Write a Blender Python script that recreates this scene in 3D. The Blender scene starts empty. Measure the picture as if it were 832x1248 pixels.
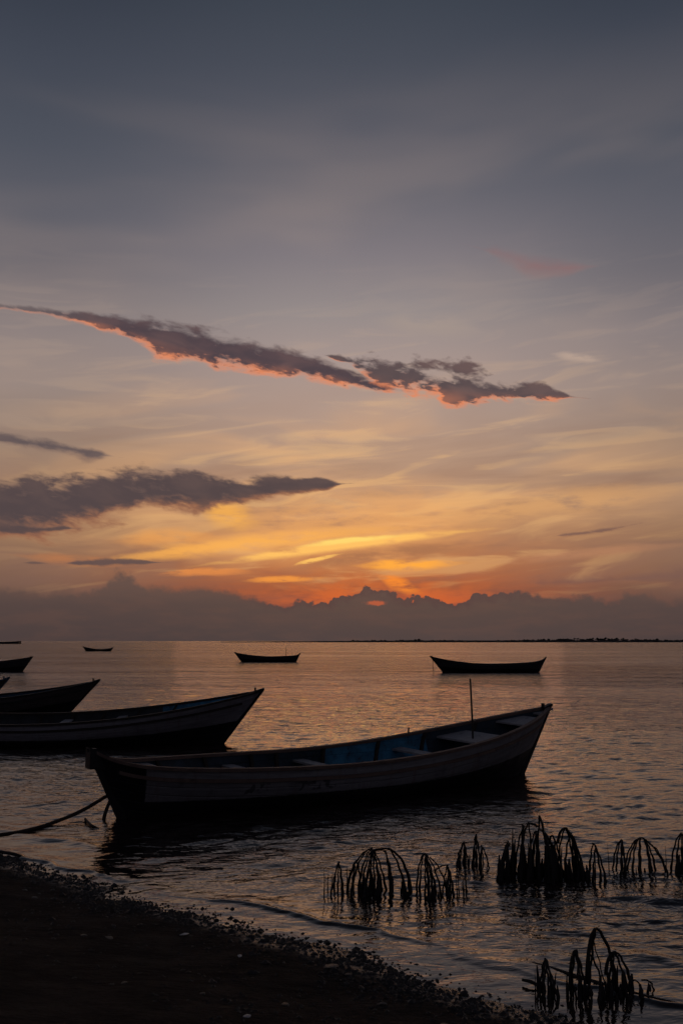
import bpy, bmesh, math, random
import numpy as np
from mathutils import Vector, Matrix
random.seed(7)
rng = np.random.default_rng(11)
sc = bpy.context.scene
R = math.radians
F = 1213.0; EYE = 2.2; PITCH = math.atan(157/F)

# ------------------------------------------------------------ helpers
def lin(c):
    return tuple(((v/255)/12.92 if v/255 <= .04045 else ((v/255+.055)/1.055)**2.4) for v in c)
def grd(px, py, z=0.0):
    """point of height z seen at photograph pixel (px,py)"""
    d = (EYE-z)*F/(py-781.0)
    # exact ray for the pitched camera
    e = PITCH + math.atan((624-py)/F)
    d = (EYE-z)/math.tan(-e)
    a = (px-416)/F/ (math.cos(PITCH)-((624-py)/F)*math.sin(PITCH))
    return Vector((a*d, d, z))
def azel(px, py):
    cx = (px-416)/F; cy = (624-py)/F
    x = cx; y = math.cos(PITCH)-cy*math.sin(PITCH); z = math.sin(PITCH)+cy*math.cos(PITCH)
    return math.degrees(math.atan2(x, y)), math.degrees(math.atan2(z, math.hypot(x, y)))

def tag(o, label=None, cat=None, group=None, kind=None):
    if label: o['label'] = label
    if cat: o['category'] = cat
    if group: o['group'] = group
    if kind: o['kind'] = kind
    return o
def link(o, parent=None):
    sc.collection.objects.link(o)
    if parent is not None: o.parent = parent
    return o
def empty(name, loc=(0, 0, 0), rz=0.0):
    o = bpy.data.objects.new(name, None); o.empty_display_size = .2
    o.location = loc; o.rotation_euler = (0, 0, rz)
    return link(o)
def mesh_obj(name, verts, faces, mat=None, parent=None, smooth=False, attrs=None):
    me = bpy.data.meshes.new(name)
    me.from_pydata([tuple(v) for v in verts], [], faces); me.update()
    if attrs:
        for k, vals in attrs.items():
            a = me.attributes.new(k, 'FLOAT', 'POINT'); a.data.foreach_set('value', vals)
    if smooth: me.polygons.foreach_set('use_smooth', [True]*len(me.polygons))
    if mat: me.materials.append(mat)
    return link(bpy.data.objects.new(name, me), parent)

class MB:
    def __init__(s): s.v = []; s.f = []
    def box(s, cx, cy, cz, lx, ly, lz, M=None, taper=1.0):
        n = len(s.v)
        for z in (-.5, .5):
            t = taper if z > 0 else 1
            for x, y in ((-.5, -.5), (.5, -.5), (.5, .5), (-.5, .5)):
                p = Vector((x*lx*t, y*ly*t, z*lz))
                if M is not None: p = M @ p
                s.v.append(p+Vector((cx, cy, cz)))
        s.f += [(n, n+3, n+2, n+1), (n+4, n+5, n+6, n+7)]+[(n+i, n+(i+1) % 4, n+4+(i+1) % 4, n+4+i) for i in range(4)]
        return s
    def tube(s, pts, rad, k=7, squash=1.0):
        pts = [Vector(p) for p in pts]; n = len(s.v); m = len(pts)
        if not hasattr(rad, '__len__'): rad = [rad]*m
        up = None
        for i, p in enumerate(pts):
            t = (pts[min(i+1, m-1)]-pts[max(i-1, 0)]).normalized()
            if up is None:
                up = Vector((0, 0, 1)) if abs(t.z) < .9 else Vector((1, 0, 0))
            a = up.cross(t).normalized(); b = t.cross(a).normalized(); up = b
            for j in range(k):
                q = 2*math.pi*j/k
                s.v.append(p+(a*math.cos(q)+b*math.sin(q)*squash)*rad[i])
        for i in range(m-1):
            for j in range(k):
                s.f.append((n+i*k+j, n+i*k+(j+1) % k, n+(i+1)*k+(j+1) % k, n+(i+1)*k+j))
        s.f.append(tuple(n+j for j in range(k))[::-1]); s.f.append(tuple(n+(m-1)*k+j for j in range(k)))
        return s
    def strip(s, rows):
        """closed-section sweep: rows = list of rings (same length)"""
        n = len(s.v); k = len(rows[0])
        for r in rows: s.v += [Vector(p) for p in r]
        for i in range(len(rows)-1):
            for j in range(k):
                s.f.append((n+i*k+j, n+i*k+(j+1) % k, n+(i+1)*k+(j+1) % k, n+(i+1)*k+j))
        s.f.append(tuple(n+j for j in range(k))[::-1]); s.f.append(tuple(n+(len(rows)-1)*k+j for j in range(k)))
        return s
    def build(s, name, mat, parent=None, smooth=False):
        return mesh_obj(name, s.v, s.f, mat, parent, smooth)

# ------------------------------------------------------------ shader expression helper
class G:
    def __init__(s, nt): s.nt = nt
    def n(s, t, **kw):
        nd = s.nt.nodes.new(t)
        for k, v in kw.items(): setattr(nd, k, v)
        return nd
    def put(s, sock, v):
        if isinstance(v, X): v = v.s
        if isinstance(v, bpy.types.NodeSocket): s.nt.links.new(v, sock)
        elif isinstance(v, (tuple, list)) and len(v) == 3 and sock.type == 'RGBA': sock.default_value = (*v, 1)
        else: sock.default_value = v
    def m(s, op, a, b=None, c=None):
        nd = s.n('ShaderNodeMath', operation=op)
        for i, v in enumerate((a, b, c)):
            if v is not None: s.put(nd.inputs[i], v)
        return X(s, nd.outputs[0])
    def vec(s, x, y, z=0.0):
        nd = s.n('ShaderNodeCombineXYZ')
        for i, v in enumerate((x, y, z)): s.put(nd.inputs[i], v)
        return nd.outputs[0]
    def xyz(s, v):
        nd = s.n('ShaderNodeSeparateXYZ'); s.put(nd.inputs[0], v)
        return [X(s, o) for o in nd.outputs]
    def noise(s, v, scale=1.0, det=3.0, rough=.5, dist=0.0):
        nd = s.n('ShaderNodeTexNoise'); s.put(nd.inputs['Vector'], v)
        nd.inputs['Scale'].default_value = scale; nd.inputs['Detail'].default_value = det
        nd.inputs['Roughness'].default_value = rough; nd.inputs['Distortion'].default_value = dist
        return X(s, nd.outputs[0])
    def voro(s, v, scale=1.0, smooth=None, feature='F1'):
        nd = s.n('ShaderNodeTexVoronoi', feature='SMOOTH_F1' if smooth else feature); s.put(nd.inputs['Vector'], v)
        nd.inputs['Scale'].default_value = scale
        if smooth: nd.inputs['Smoothness'].default_value = smooth
        return X(s, nd.outputs['Distance'])
    def sm(s, e0, e1, x, lo=0.0, hi=1.0, kind='SMOOTHSTEP'):
        nd = s.n('ShaderNodeMapRange', interpolation_type=kind)
        s.put(nd.inputs[0], x); s.put(nd.inputs[1], e0); s.put(nd.inputs[2], e1); s.put(nd.inputs[3], lo); s.put(nd.inputs[4], hi)
        return X(s, nd.outputs[0])
    def ramp(s, x, stops, mode='EASE'):
        nd = s.n('ShaderNodeValToRGB'); cr = nd.color_ramp; cr.interpolation = mode
        while len(cr.elements) < len(stops): cr.elements.new(.5)
        for e, (p, c) in zip(cr.elements, sorted(stops)): e.position = p; e.color = (*c, 1)
        s.put(nd.inputs[0], x)
        return nd.outputs[0]
    def curve(s, x, pts, lo, hi, vmax):
        """piecewise curve: pts (x,value)"""
        nd = s.n('ShaderNodeFloatCurve'); cv = nd.mapping.curves[0]
        P = sorted(((p[0]-lo)/(hi-lo), p[1]/vmax) for p in pts)
        P = [p for p in P if -0.001 <= p[0] <= 1.001]
        while len(cv.points) < len(P): cv.points.new(.5, .5)
        for q, p in zip(cv.points, P): q.location = (min(1, max(0, p[0])), min(1, max(0, p[1]))); q.handle_type = 'AUTO_CLAMPED'
        nd.mapping.update()
        s.put(nd.inputs['Value'], (x-lo)/(hi-lo))
        return X(s, nd.outputs[0])*vmax
    def mix(s, f, a, b, mode='MIX'):
        nd = s.n('ShaderNodeMix', data_type='RGBA', blend_type=mode)
        s.put(nd.inputs[0], f); s.put(nd.inputs[6], a); s.put(nd.inputs[7], b)
        return nd.outputs[2]
class X:
    def __init__(s, g, sock): s.g = g; s.s = sock
    def __add__(s, o): return s.g.m('ADD', s, o)
    __radd__ = __add__
    def __mul__(s, o): return s.g.m('MULTIPLY', s, o)
    __rmul__ = __mul__
    def __sub__(s, o): return s.g.m('SUBTRACT', s, o)
    def __rsub__(s, o): return s.g.m('SUBTRACT', o, s)
    def __truediv__(s, o): return s.g.m('DIVIDE', s, o)
    def __rtruediv__(s, o): return s.g.m('DIVIDE', o, s)
    def sq(s): return s*s
    def abs(s): return s.g.m('ABSOLUTE', s)
    def max(s, o): return s.g.m('MAXIMUM', s, o)
    def min(s, o): return s.g.m('MINIMUM', s, o)
    def pow(s, o): return s.g.m('POWER', s, o)
    def exp(s): return s.g.m('EXPONENT', s)

# ------------------------------------------------------------ camera
cam = bpy.data.cameras.new('camera'); co = bpy.data.objects.new('camera', cam); link(co)
cam.sensor_fit = 'VERTICAL'; cam.sensor_height = 36; cam.sensor_width = 24; cam.lens = 35
cam.clip_start = .05; cam.clip_end = 60000
co.location = (0, 0, EYE); co.rotation_euler = (R(90)+PITCH, 0, 0)
sc.camera = co

# ------------------------------------------------------------ sky (world)
def build_sky():
    w = bpy.data.worlds.new('World'); sc.world = w; w.use_nodes = True
    nt = w.node_tree; nt.nodes.clear(); g = G(nt)
    tc = g.n('ShaderNodeTexCoord')
    dx, dy, dz = g.xyz(tc.outputs['Generated'])
    hyp = (dx*dx+dy*dy).pow(.5).max(1e-5)
    az = g.m('ARCTAN2', dx, dy)*57.29578
    el = g.m('ARCTAN2', dz, hyp)*57.29578
    ela = el.max(0.0)
    # azimuth and elevation as one vector; a Mapping node scales it for each texture
    # (no vector/point conversions further down, which keeps the shader inside the SVM stack)
    AE = g.n('ShaderNodeMapping'); g.put(AE.inputs[0], g.vec(az, el, 0.0))
    AER = g.n('ShaderNodeMapping'); nt.links.new(AE.outputs[0], AER.inputs[0]); AER.inputs['Rotation'].default_value = (0, 0, R(-4.5))
    AEC = g.n('ShaderNodeMapping'); nt.links.new(AE.outputs[0], AEC.inputs[0]); AEC.inputs['Rotation'].default_value = (0, 0, R(9))
    def mp(sx, sy, sz, src=AE):
        nd = g.n('ShaderNodeMapping'); nt.links.new(src.outputs[0], nd.inputs[0])
        nd.inputs['Scale'].default_value = (sx, sy, 1); nd.inputs['Location'].default_value = (sz*3.7, sz*1.3, sz)
        return nd.outputs[0]
    def P(px, py): return azel(px, py)
    # base gradient over elevation: towards the sunset, and to the side of it
    cen = [(781, (84, 68, 66)), (735, (126, 76, 62)), (715, (156, 86, 58)), (690, (182, 110, 70)), (650, (202, 140, 92)), (600, (192, 147, 112)), (560, (184, 148, 122)),
           (500, (176, 150, 136)), (440, (166, 148, 142)), (380, (149, 139, 138)), (310, (128, 121, 126)), (240, (105, 103, 111)),
           (160, (88, 89, 99)), (80, (73, 77, 88)), (0, (62, 68, 79))]
    sid = [(781, (76, 62, 62)), (735, (98, 74, 67)), (700, (130, 98, 80)), (650, (152, 116, 90)), (600, (160, 126, 102)), (550, (150, 126, 110)),
           (480, (147, 131, 125)), (420, (132, 122, 123)), (350, (108, 104, 110)), (280, (94, 94, 103)), (200, (78, 82, 93)), (100, (66, 71, 83)), (0, (52, 58, 70))]
    def stops(tab):
        t = [(max(0, azel(416, y)[1])/90.0, lin(c)) for y, c in tab]
        return t+[(.5, lin((42, 48, 60))), (.7, lin((28, 33, 44))), (1.0, lin((22, 26, 37)))]
    e01 = ela/90.0
    base_c = g.ramp(e01, stops(cen), 'LINEAR'); base_s = g.ramp(e01, stops(sid), 'LINEAR')
    azc = (az-1.0).abs()
    side = g.sm(2.0, 20.0, azc)
    col = g.mix(side, base_c, base_s)
    # warped coordinates for high thin cloud (streaks lean up to the right)
    n1 = g.noise(mp(.07, .36, 0.0, AER), 1.0, 3.0, .5, .9)
    n2 = g.noise(mp(.13, .85, 7.0, AER), 1.0, 4.0, .52, .9)
    n3 = g.noise(mp(.035, .14, 2.0, AER), 1.0, 3.0, .5, .3)
    # broad soft patches: lighter veils high up
    veil = g.sm(.44, .66, n3)*g.sm(4.0, 12.0, ela)*g.sm(34.0, 20.0, ela)
    col = g.mix(veil*.30, col, lin((166, 146, 136)))
    gl = g.sm(26.0, 2.0, azc)
    band = g.sm(2.5, 6.0, ela)*g.sm(17.0, 8.0, ela)
    yel = g.sm(.46, .66, n1)*band*gl
    col = g.mix(yel*.46, col, lin((246, 184, 120)))
    mau = g.sm(.52, .34, n1)*g.sm(1.5, 4.0, ela)*g.sm(16.0, 7.0, ela)
    col = g.mix(mau*.34, col, lin((140, 105, 90)))
    # finer streaks
    st = g.sm(.5, .68, n2)*g.sm(1.8, 4.0, ela)*g.sm(20.0, 7.0, ela)*gl
    col = g.mix(st*.34, col, lin((255, 200, 128)))
    st2 = g.sm(.50, .30, n2)*g.sm(1.5, 3.0, ela)*g.sm(14.0, 6.0, ela)
    col = g.mix(st2*.26, col, lin((120, 90, 82)))
    st3 = g.sm(.48, .64, n2)*g.sm(9.0, 13.0, ela)*g.sm(24.0, 16.0, ela)
    col = g.mix(st3*.09, col, lin((196, 170, 150)))
    # the bright heart of the glow: a long swoosh plus lower patches
    def swoosh(col, a, b, bend, half, colr, amt, nz=.5, soft=1.0, seed=0.0, det=1.0):
        (a0, e0), (a1, e1) = P(*a), P(*b)
        t = (az-a0)/(a1-a0)
        nn = g.noise(mp(.35*det, 1.3*det, seed), 1.0, 4.0, .6)
        mid = e0+t*(e1-e0)+(t*(1.0-t))*(4*bend)+(nn-.5)*nz
        prof = g.sm(0.0, .35, t)*g.sm(1.0, .55, t)
        dd = (el-mid).abs()/(half*(prof*.8+.2))
        k = g.sm(1.0+soft*.2, 1.0-soft*.8, dd)*prof*g.sm(.25, .55, nn)
        return g.mix((k*amt).min(1.0), col, colr)
    col = swoosh(col, (200, 640), (700, 610), -.6, 2.6, lin((248, 176, 100)), .50, 1.2, 1.2, 1.0)
    col = swoosh(col, (230, 612), (330, 640), .0, 1.1, lin((250, 178, 78)), .75, .8, 1.2, 2.0)
    col = swoosh(col, (60, 695), (540, 640), .35, .55, lin((250, 176, 84)), .85, .5, 1.1, 3.0)
    col = swoosh(col, (215, 694), (640, 640), .25, .34, lin((255, 192, 100)), 1.2, .35, 1.1, 4.0)
    col = swoosh(col, (350, 668), (510, 652), .10, .20, lin((255, 214, 112)), 1.2, .2, 1.1, 4.6)
    col = swoosh(col, (120, 660), (300, 655), .1, .6, lin((235, 160, 85)), .7, .6, 1.1, 5.0)
    col = swoosh(col, (480, 640), (900, 590), .2, 1.0, lin((232, 172, 108)), .55, .9, 1.2, 6.0)
    col = swoosh(col, (560, 690), (880, 660), .1, .35, lin((190, 134, 98)), .5, .4, 1.1, 6.5)
    # mauve cloud shelf below the swoosh
    col = swoosh(col, (330, 700), (640, 668), .5, .55, lin((160, 108, 78)), .8, .7, 1.2, 8.0)
    # orange hot region over the bank
    hot = g.m('MULTIPLY', ((az-2.2)/6.5).sq()*-1.0, 1.0).exp()*g.sm(4.6, 2.0, ela)
    nh = g.noise(mp(.28, 1.1, 12.0), 1.0, 4.0, .6, .4)
    col = g.mix((hot*g.sm(.33, .62, nh)*.9).min(1.0), col, lin((228, 112, 48)))
    red = (((az-3.2)/6.5).sq()*-1.0).exp()*g.sm(3.2, 2.2, ela)
    col = g.mix((red*.42).min(1.0), col, lin((200, 84, 50)))
    col = swoosh(col, (420, 690), (580, 686), .0, .38, lin((255, 170, 66)), 1.0, .4, .9, 9.0, 1.6)
    col = swoosh(col, (455, 700), (520, 725), .0, .5, lin((250, 140, 50)), .9, .4, 1.0, 10.0, 1.6)
    col = swoosh(col, (350, 690), (425, 673), .0, .13, lin((255, 196, 100)), .95, .3, .8, 11.0, 2.4)
    col = swoosh(col, (285, 708), (410, 704), .0, .2, lin((240, 150, 66)), .9, .3, .8, 12.5, 2.0)
    col = swoosh(col, (180, 700), (330, 698), .1, .26, lin((228, 140, 72)), .8, .4, .9, 13.0, 1.6)
    col = swoosh(col, (0, 676), (200, 690), .0, .35, lin((190, 120, 74)), .6, .5, 1.0, 14.0)
    col = swoosh(col, (665, 432), (745, 442), .05, .28, lin((190, 165, 148)), .7, .4, 1.2, 15.0, 1.6)
    col = swoosh(col, (440, 392), (620, 410), .2, .8, lin((170, 152, 140)), .5, .9, 1.4, 16.0)

    # ---- distinct grey clouds: top and bottom outlines over azimuth
    LO, HI, VM = -24.0, 24.0, 36.0
    def cloud(col, rows, body, rim, under, seed, edge=.30, fs=1.0, rimw=.5, dens=1.0, rag=1.0):
        top = [(azel(x, (t+b)/2)[0], azel(x, t)[1]) for x, t, b in rows]
        bot = [(azel(x, (t+b)/2)[0], azel(x, b)[1]) for x, t, b in rows]
        T = g.curve(az, top, LO, HI, VM); B = g.curve(az, bot, LO, HI, VM)
        a_lo, a_hi = top[0][0], top[-1][0]
        C = (T+B)*.5; H = ((T-B)*.5).max(.06)
        q = (el-C)/H                                    # -1 bottom .. 1 top
        na = g.noise(mp(.34*fs, .8*fs, seed, AEC), 1.0, 3.0, .5, .4)
        nb = g.noise(mp(1.2*fs, 3.0*fs, seed+5, AEC), 1.0, 4.0, .6, .3)
        d = (na-.5)*4.0*rag+(nb-.5)*1.5*rag+(1.12-q.abs())*1.15
        d = d-g.sm(a_lo+.9, a_lo, az)*1.6*(1 if rows[0][0] > 0 else 0)-g.sm(a_hi-1.2, a_hi+.2, az)*1.2
        fadel = g.sm(a_lo, a_lo+9.0, az, .35, 1.0) if rows[0][0] < 0 and rows[0][1] < 400 else 1.0
        inside = fadel*g.sm(-1.0, 0.0, az-(a_lo-.3), kind='LINEAR')*g.sm(a_hi+1.0, a_hi+.2, az)
        mask = g.sm(-edge*1.0, edge*2.6, d)*inside
        core = g.sm(.0, 1.0, d+(q+.40)*rimw*.8+(nb-.5)*rimw*3.2)        # lit rim where thin, and mostly along the lower side
        rc = g.mix(g.sm(.1, -.8, q), rim, under)
        c = g.mix(core, rc, body)
        c = g.mix(g.sm(.42, .72, na)*.30, c, rc)
        return g.mix(mask*dens, col, c)
    gry = lin((81, 69, 71))
    # faint pink cloud high at right
    col = cloud(col, [(585, 300, 306), (620, 304, 320), (650, 314, 333), (680, 320, 333), (715, 322, 328)],
                lin((140, 106, 106)), lin((142, 106, 106)), lin((152, 108, 102)), 31.0, 1.1, .8, .2, .85, .9)
    # long diagonal cloud
    diag = [(-60, 364, 370), (0, 369, 377), (60, 375, 386), (120, 384, 399), (160, 389, 413), (200, 394, 436), (240, 402, 446), (300, 416, 453),
            (350, 428, 460), (400, 442, 466), (430, 452, 473), (460, 463, 480), (490, 470, 482)]
    col = cloud(col, diag, lin((78, 66, 72)), lin((132, 100, 95)), lin((228, 138, 96)), 41.0, .30, 1.0, .95, 1.0, .85)
    col = cloud(col, [(392, 430, 434), (430, 435, 448), (462, 438, 472), (500, 443, 476), (530, 453, 478), (550, 452, 492), (572, 456, 497), (600, 464, 489), (640, 470, 488), (670, 474, 487), (700, 482, 486)],
                lin((80, 68, 72)), lin((134, 102, 95)), lin((228, 134, 92)), 47.0, .32, 1.0, .95, .95, 1.55)
    # small cloud at the left
    col = cloud(col, [(-60, 524, 532), (0, 529, 538), (40, 533, 548), (80, 538, 554), (110, 544, 560), (138, 552, 560)],
                lin((94, 82, 84)), lin((124, 104, 98)), lin((120, 98, 92)), 52.0, .4, 1.0, .3, .95, .7)
    # big grey cloud at the left
    col = cloud(col, [(-80, 592, 656), (0, 588, 653), (60, 588, 652), (110, 580, 640), (160, 578, 629), (200, 578, 620), (250, 582, 620), (300, 584, 612),
                      (350, 583, 603), (390, 585, 598), (422, 587, 592)],
                gry, lin((112, 90, 84)), lin((150, 102, 78)), 61.0, .18, 1.0, .3, 1.0, .62)
    col = cloud(col, [(-80, 636, 654), (0, 637, 653), (40, 639, 652), (80, 640, 648), (100, 642, 646)],
                gry, lin((120, 92, 82)), lin((150, 100, 76)), 63.0, .3, 1.0, .2, .9, .8)
    # small dark lens, flecks
    col = cloud(col, [(74, 685, 688), (110, 682, 690), (150, 681, 689), (196, 684, 687)],
                lin((92, 76, 76)), lin((110, 86, 78)), lin((120, 88, 76)), 71.0, .3, 1.6, .2, .95, .45)
    col = cloud(col, [(22, 684, 687), (40, 684, 688), (60, 685, 688)],
                lin((96, 78, 76)), lin((110, 86, 78)), lin((120, 88, 76)), 73.0, .3, 1.6, .2, .8, .5)
    col = cloud(col, [(670, 652, 655), (710, 647, 652), (740, 643, 648), (775, 636, 641)],
                lin((118, 88, 80)), lin((132, 98, 84)), lin((130, 94, 80)), 75.0, .5, 1.8, .2, .85, .8)
    col = cloud(col, [(640, 706, 716), (700, 703, 714), (770, 700, 710), (832, 690, 712), (900, 682, 712)],
                lin((116, 84, 78)), lin((136, 94, 80)), lin((146, 96, 76)), 77.0, .9, .6, .2, .7, 1.0)
    # ---- the cumulus bank standing on the horizon
    bank = [(-120, 716), (-60, 720), (0, 720), (60, 722), (100, 719), (122, 714), (134, 702), (150, 698), (164, 704), (172, 714), (190, 718), (230, 716), (300, 724), (350, 737), (372, 735), (398, 736), (418, 725),
            (450, 719), (475, 724), (520, 728), (560, 730), (590, 725), (620, 724), (660, 724), (700, 727), (740, 730), (765, 722), (790, 722), (815, 732), (860, 730), (930, 724)]
    TB = g.curve(az, [(azel(x, y)[0], azel(x, y)[1]) for x, y in bank], LO, HI, 6.0)
    pv = mp(1.0, 1.15, 4.0)
    lump = g.voro(pv, .75); lump2 = g.voro(pv, 2.0); lump3 = g.voro(pv, 5.2)
    nf = g.noise(mp(3.2, 3.4, 91.0), 1.0, 4.0, .6)
    amp = g.curve(az, [(-24, .45), (-16, .45), (-12.8, .8), (-10, .45), (-6, .45), (-3, .65), (0, .75), (3, .7), (8, .65), (14, .8), (24, .7)], LO, HI, 2.0)
    hgt = TB+((.45-lump)*.95+(.45-lump2)*.50+(.45-lump3)*.22+(nf-.5)*.30)*amp*.95
    bw = g.sm(4.0, 12.0, (az-3.5).abs(), .05, .30)
    bm = g.sm(bw*-1.0, bw, hgt-el)
    bcol = g.ramp(ela/4.0, [(0.0, lin((80, 67, 65))), (.5, lin((88, 72, 67))), (.72, lin((95, 76, 70))), (1.0, lin((98, 78, 72)))], 'LINEAR')
    bcl = g.ramp(ela/4.0, [(0.0, lin((74, 62, 61))), (.5, lin((84, 69, 66))), (.8, lin((100, 79, 72)))], 'LINEAR')
    bcol = g.mix(g.sm(2.0, 20.0, (az-3.0).abs()), bcol, bcl)
    nb2 = g.noise(mp(.35, 1.4, 96.0), 1.0, 4.0, .55)
    bcol = g.mix(g.sm(.4, .7, nb2)*.18, bcol, lin((112, 80, 68)))
    inner = g.sm(.0, .55, hgt-el)
    bcol = g.mix((1.0-inner)*g.sm(14.0, 3.0, (az-3.0).abs())*.55, bcol, lin((80, 60, 61)))
    col = g.mix(bm*g.sm(40.0, 22.0, az.abs(), .8, 1.0), col, bcol)
    # small hole of light in the bank
    hole = ((((az-azel(458, 735)[0])/.75).sq()+((el-azel(458, 735)[1])/.17).sq())*-1.0+(nf-.5)*2.2).exp()
    col = g.mix(g.sm(.3, .9, hole)*.45, col, lin((236, 104, 52)))
    # rest of the dome turns to dusk behind the viewer
    back = g.sm(24.0, 85.0, az.abs())
    dusk = g.ramp(e01, [(0.0, lin((60, 56, 64))), (.12, lin((66, 63, 73))), (.35, lin((50, 53, 64))), (1.0, lin((22, 26, 37)))], 'LINEAR')
    col = g.mix(back, col, dusk)
    # a weak physical dusk sky on top of the cloud field
    sky = g.n('ShaderNodeTexSky', sky_type='NISHITA'); sky.sun_disc = False
    sky.sun_elevation = R(1.0); sky.sun_rotation = R(1.0); sky.dust_density = 3.0; sky.altitude = 0
    col = g.mix(1.0, col, g.mix(1.0, sky.outputs[0], (.0012, .0012, .0012), 'MULTIPLY'), 'ADD')
    low = g.sm(-.5, -3.0, el)
    col = g.mix(low, col, lin((26, 22, 23)))
    bg = g.n('ShaderNodeBackground'); out = g.n('ShaderNodeOutputWorld')
    g.put(bg.inputs[0], col); bg.inputs[1].default_value = SKY_STRENGTH
    nt.links.new(bg.outputs[0], out.inputs[0])
    w.cycles.sampling_method = 'NONE'
SKY_STRENGTH = 1.0
build_sky()
sun = bpy.data.lights.new('sun', 'SUN'); so = link(bpy.data.objects.new('sun', sun))
sun.energy = .020; sun.angle = R(22); sun.color = (1, .46, .25)
sun_dir = Vector((math.sin(R(1.5)), math.cos(R(1.5)), math.tan(R(3.2)))).normalized()
so.rotation_euler = sun_dir.to_track_quat('Z', 'Y').to_euler()

# ------------------------------------------------------------ materials
def material(name):
    m = bpy.data.materials.new(name); m.use_nodes = True
    nt = m.node_tree; nt.nodes.clear(); g = G(nt)
    b = g.n('ShaderNodeBsdfPrincipled'); o = g.n('ShaderNodeOutputMaterial'); nt.links.new(b.outputs[0], o.inputs[0])
    tc = g.n('ShaderNodeTexCoord')
    return m, g, b, tc
def bump(g, b, h, strength, dist, normal=None):
    nd = g.n('ShaderNodeBump'); g.put(nd.inputs['Height'], h); g.put(nd.inputs['Strength'], strength); g.put(nd.inputs['Distance'], dist)
    if normal is not None: g.put(nd.inputs['Normal'], normal)
    g.nt.links.new(nd.outputs[0], b.inputs['Normal']); return nd.outputs[0]
def wood(name, c1, c2, rough=.75, scale=1.0):
    m, g, b, tc = material(name)
    x, y, z = g.xyz(tc.outputs['Object'])
    n = g.noise(g.vec(x*2.5*scale, y*14*scale, z*14*scale), 1.0, 5, .65)
    n2 = g.noise(tc.outputs['Object'], 5*scale, 4, .6)
    c = g.mix(g.sm(.3, .7, n), c1, c2)
    c = g.mix(g.sm(.55, .75, n2)*.6, c, tuple(v*.35 for v in c1))
    g.put(b.inputs['Base Color'], c); b.inputs['Roughness'].default_value = rough
    bump(g, b, n, .35, .01)
    return m
def attr(g, name):
    a = g.n('ShaderNodeAttribute', attribute_name=name); return X(g, a.outputs['Fac'])
def hull_mat(name, side, bottom, endc, end_at=-1e3, marks=False):
    m, g, b, tc = material(name)
    hz = attr(g, 'above_line'); lx = attr(g, 'along'); vv = attr(g, 'strake')
    n = g.noise(tc.outputs['Object'], 3.0, 5, .6); nf = g.noise(tc.outputs['Object'], 18.0, 4, .65)
    xx, yy, zz = g.xyz(tc.outputs['Object'])
    grain = g.noise(g.vec(xx*1.5, yy*1.5, vv*26), 1.0, 5, .65)
    runs = g.noise(g.vec(xx*9.0, yy*2.0, zz*1.2), 1.0, 4, .65)
    c = g.mix(g.sm(.3, .72, grain), side, tuple(v*.62 for v in side))
    c = g.mix(g.sm(.56, .74, n)*.7, c, tuple(v*.35 for v in side))
    c = g.mix(g.sm(.52, .72, runs)*.5, c, (side[0]*.55, side[1]*.42, side[2]*.32))
    if marks:   # worn remains of painted lettering, long since unreadable
        t = (xx-MARK[0])/(MARK[1]-MARK[0])
        cell = g.noise(g.vec(xx*11.0, zz*9.0, 5.0), 1.0, 1.5, .5)
        mk = g.sm(0.0, .04, t)*g.sm(1.0, .96, t)*g.sm(.04, .07, hz)*g.sm(.20, .17, hz)*g.sm(.50, .56, cell)*g.sm(.1, .16, (t-.42).abs())
        c = g.mix(mk*.75, c, tuple(v*.15 for v in side))
    line = g.sm(-.012, .012, hz+(nf-.5)*.03)
    bot = g.mix(g.sm(.45, .7, n), bottom, tuple(v*.5+.006 for v in bottom))
    c = g.mix(line, bot, c)
    c = g.mix(g.sm(end_at+.012, end_at-.012, lx+hz*.16+(nf-.5)*.02), c, endc)
    g.put(b.inputs['Base Color'], c); g.put(b.inputs['Roughness'], g.sm(.3, .7, n, .45, .75))
    saw = g.m('FRACT', vv*8.0); groove = g.sm(0.0, .10, saw)*g.sm(1.0, .94, saw)
    bump(g, b, groove*1.0+nf*.25+grain*.3, .6, .012)
    return m
def blue_mat(name, c1, x0=None, x1=None, other=(.05, .05, .055)):
    m, g, b, tc = material(name)
    n = g.noise(tc.outputs['Object'], 4.0, 5, .65); nf = g.noise(tc.outputs['Object'], 22.0, 4, .6)
    x, y, z = g.xyz(tc.outputs['Object'])
    c = g.mix(g.sm(.35, .65, n), c1, tuple(v*.5 for v in c1))
    if x0 is not None:
        c = g.mix(g.sm(x0-.03, x0, x)*g.sm(x1+.03, x1, x), g.mix(g.sm(.4, .6, n), other, tuple(v*.6 for v in other)), c)
    c = g.mix(g.sm(.56, .66, nf*.5+n*.5), c, (.045, .035, .028))
    g.put(b.inputs['Base Color'], c); b.inputs['Roughness'].default_value = .6
    saw = g.m('FRACT', z*7.0); bump(g, b, g.sm(0.0, .1, saw)+nf*.3, .5, .01)
    return m
W_DARK = wood('dark_weathered_wood', (.035, .026, .02), (.06, .045, .035))
W_GREY = wood('grey_weathered_wood', (.34, .32, .32), (.46, .43, .42))
W_BROWN = wood('brown_wood', (.17, .11, .085), (.24, .16, .12))
W_BLACK = wood('tarred_wood', (.012, .011, .012), (.02, .018, .018), .55)
ROPE = wood('rope_fibre', (.05, .035, .025), (.08, .055, .04), .9, 6)
BLUE = blue_mat('blue_paint', (.05, .27, .48))
BLUE_BAY = blue_mat('blue_and_dark_lining', (.07, .34, .56), 3.6, 5.55, (.03, .06, .09))
BLUE_BOW = blue_mat('blue_bow_lining', (.07, .34, .56), 2.5, 4.0, (.045, .05, .055))
BLUED = blue_mat('dull_blue_paint', (.03, .09, .15))

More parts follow.
